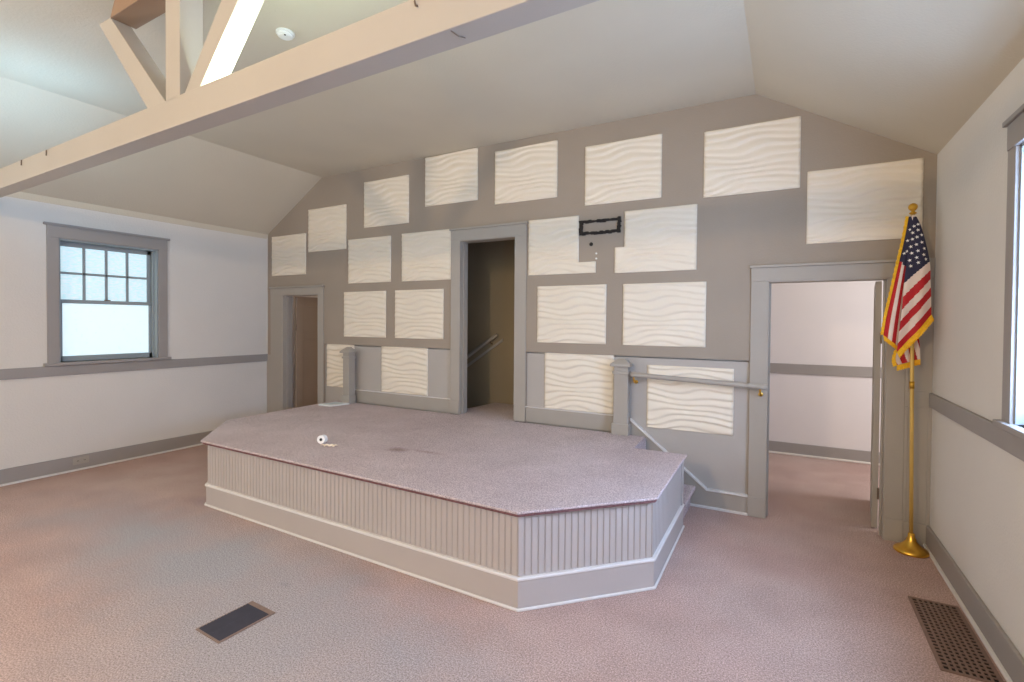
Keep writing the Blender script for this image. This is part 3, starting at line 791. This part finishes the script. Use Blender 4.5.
# stars standing a hair proud of the canton
def star(c, r, nrm, rot):
    n = nrm.normalized(); u = Vector((1, 0, 0)); u = (u - n * u.dot(n)).normalized(); w = n.cross(u)
    pts = []
    for k in range(10):
        a = rot + PI / 2 + k * PI / 5; rr = r if k % 2 == 0 else r * .42
        pts.append(bmF.verts.new(c + n * .0025 + (u * math.cos(a) + w * math.sin(a)) * rr))
    cv = bmF.verts.new(c + n * .0035)
    for k in range(10):
        f = bmF.faces.new((cv, pts[k], pts[(k + 1) % 10])); f.material_index = 3
def nrm(ev, s, t):
    e = .01; a = ev(min(1, s + e), t) - ev(s - e, t); b = ev(s, t + e) - ev(s, t - e); n = a.cross(b)
    return n if n.y < 0 else -n
for r in range(8):
    t = .115 + r * .052
    wdt = (evB(1, t) - evB(0, t)).length
    n = 1 if wdt < .055 else (2 if wdt < .085 else 3)
    for k in range(n):
        s = (k + .42 + (.0 if r % 2 else .22) * (1 if n > 1 else 0)) / (n + .2)
        if 0.06 < s < .95 and t < .44: star(evB(s, t), .0135, nrm(evB, s, t), .25)
for (s, t) in ((.60, .12), (.45, .20), (.62, .28), (.35, .30)):
    star(evA(s, t), .0125, nrm(evA, s, t), .1)
bmesh.ops.remove_doubles(bmF, verts=bmF.verts, dist=.0004)
xs_ = None
cl = obj('flag_cloth', bmF, CLOTH, flag)
# (cloth normals do not matter: thin two-sided fabric)
# gold fringe: rows of threads along the free edges
bm = bmesh.new()
def fringe(curve, off, n, back=0.0):
    off = Vector(off); prev = None
    for k in range(n + 1):
        t = k / n; p = curve(t); jit = 1 + .12 * math.sin(k * 2.3)
        q = p + off * jit
        a = [bm.verts.new(p + Vector((0, -.006, 0))), bm.verts.new(p + Vector((0, .006, 0))), bm.verts.new(q + Vector((0, .005, 0))), bm.verts.new(q + Vector((0, -.005 - .004 * (k % 2), 0)))]
        if prev:
            for i in range(4): bm.faces.new((prev[i], a[i], a[(i + 1) % 4], prev[(i + 1) % 4]))
        else: bm.faces.new(a)
        prev = a
    bm.faces.new(list(reversed(prev)))
fringe(lambda t: bez(LA, t), (-.017, 0, .004), 60)
fringe(lambda t: evA(t, 1.0), (.006, 0, -.040), 24)
fringe(lambda t: evB(t, 1.0), (.016, -.002, -.038), 60)
fringe(lambda t: bez(TA, .5 + .5 * t), (-.022, 0, -.014), 16)
fringe(lambda t: bez([TA[-1], at(.775, 1.375, -.018), at(.82, 1.395, -.026), TBc[-1]], t), (.0, 0, -.040), 40)
obj('gold_fringe', bm, M['fringe'], cl)
bm = bmesh.new(); bm_tube(bm, [pole(1.62) + Vector((0, -.016, 0)), pole(2.44) + Vector((0, -.016, 0))], .011, 10)
obj('sleeve', bm, M['fwhite'], cl)

# ------------------------------------------------------------------ light
def area(name, loc, target, sx, sy, power, col):
    l = bpy.data.lights.new(name, 'AREA'); l.shape = 'RECTANGLE'; l.size = sx; l.size_y = sy; l.energy = power; l.color = col
    o = bpy.data.objects.new(name, l); COL.objects.link(o); o.location = loc
    o.rotation_euler = (Vector(target) - Vector(loc)).to_track_quat('-Z', 'Y').to_euler(); return o
def point(name, loc, power, col, r=.1):
    l = bpy.data.lights.new(name, 'POINT'); l.energy = power; l.color = col; l.shadow_soft_size = r
    o = bpy.data.objects.new(name, l); COL.objects.link(o); o.location = loc; return o
def spot(name, loc, target, power, col, size, blend=.3, r=.04):
    l = bpy.data.lights.new(name, 'SPOT'); l.energy = power; l.color = col; l.spot_size = size; l.spot_blend = blend; l.shadow_soft_size = r
    o = bpy.data.objects.new(name, l); COL.objects.link(o); o.location = loc
    o.rotation_euler = (Vector(target) - Vector(loc)).to_track_quat('-Z', 'Y').to_euler(); return o
world = bpy.data.worlds.new('daylight'); SC.world = world; world.use_nodes = True
bg = world.node_tree.nodes['Background']; bg.inputs['Color'].default_value = (1.0, .97, .93, 1); bg.inputs['Strength'].default_value = .95
# unseen lights added behind the viewer to brighten the ceiling, cool lamps lying along the top of the tie beam
spot('ceiling_fill_light', (-4.9, -2.2, 2.75), (-4.9, -1.9, 3.6), 170, (1.0, .95, .90), math.radians(150), .6, .12)
spot('ceiling_fill_light', (-1.0, -2.2, 2.75), (-1.2, -1.9, 3.6), 170, (1.0, .95, .90), math.radians(150), .6, .12)
point('beam_light', (-5.25, 1.62, 2.866), 21, (.30, .64, 1.0), .02)
point('beam_light', (-2.42, 1.55, 2.872), 13, (.80, 1.0, .80), .015)
spot('warm_room_spot', (-1.8, -2.3, 3.02), (-3.3, 4.7, 3.4), 310, (1.0, .72, .44), math.radians(128), .6, .10)
point('beam_light', (-2.30, 1.74, 2.95), 7, (.84, 1.0, .80), .02)  # added unseen light behind the truss to brighten the king post side
# rooms beyond the doorways
point('hall_lamp', (.9, 5.6, 2.45), 30, (1.0, .94, .92), .2)
area('hall_window', (3.0, 6.0, 1.5), (0, 6.3, 1.2), 1.0, 1.4, 44, (.80, .88, 1.0))
point('side_room_lamp', (-5.5, 6.6, 2.3), 12, (1.0, .86, .7), .15)
point('stair_fill_light', (-2.65, 4.98, 1.5), 2.0, (1.0, .8, .5), .12)  # added light, no lamp here; imitates room light leaking through the doorway

# ------------------------------------------------------------------ camera
cam = bpy.data.cameras.new('camera'); co = bpy.data.objects.new('camera', cam); COL.objects.link(co)
y, p, r = (math.radians(v) for v in (-28.8154, .9415, -.4365))
f = Vector((math.sin(y), math.cos(y), 0)); rt = Vector((math.cos(y), -math.sin(y), 0)); up = Vector((0, 0, 1))
f2 = f * math.cos(p) - up * math.sin(p); d = -(up * math.cos(p) + f * math.sin(p))
r2 = rt * math.cos(r) + d * math.sin(r); d2 = -rt * math.sin(r) + d * math.cos(r)
mw = Matrix(((r2.x, -d2.x, -f2.x, 0), (r2.y, -d2.y, -f2.y, 0), (r2.z, -d2.z, -f2.z, 1.65), (0, 0, 0, 1)))
co.matrix_world = mw
cam.sensor_width = 36; cam.lens = 499.064 * 36 / 1024
cam.shift_y = -(341 - 330.25) / 1024
cam.clip_start = .02
SC.camera = co

for o in bpy.data.objects:
    if 'w0' in o: del o['w0']
vs_ = SC.view_settings
vs_.view_transform = 'Standard'; vs_.look = 'None'; vs_.gamma = 1; vs_.use_curve_mapping = False; vs_.exposure = 0.02
SC.cycles.use_denoising = True
SC.cycles.max_bounces = 10; SC.cycles.diffuse_bounces = 6
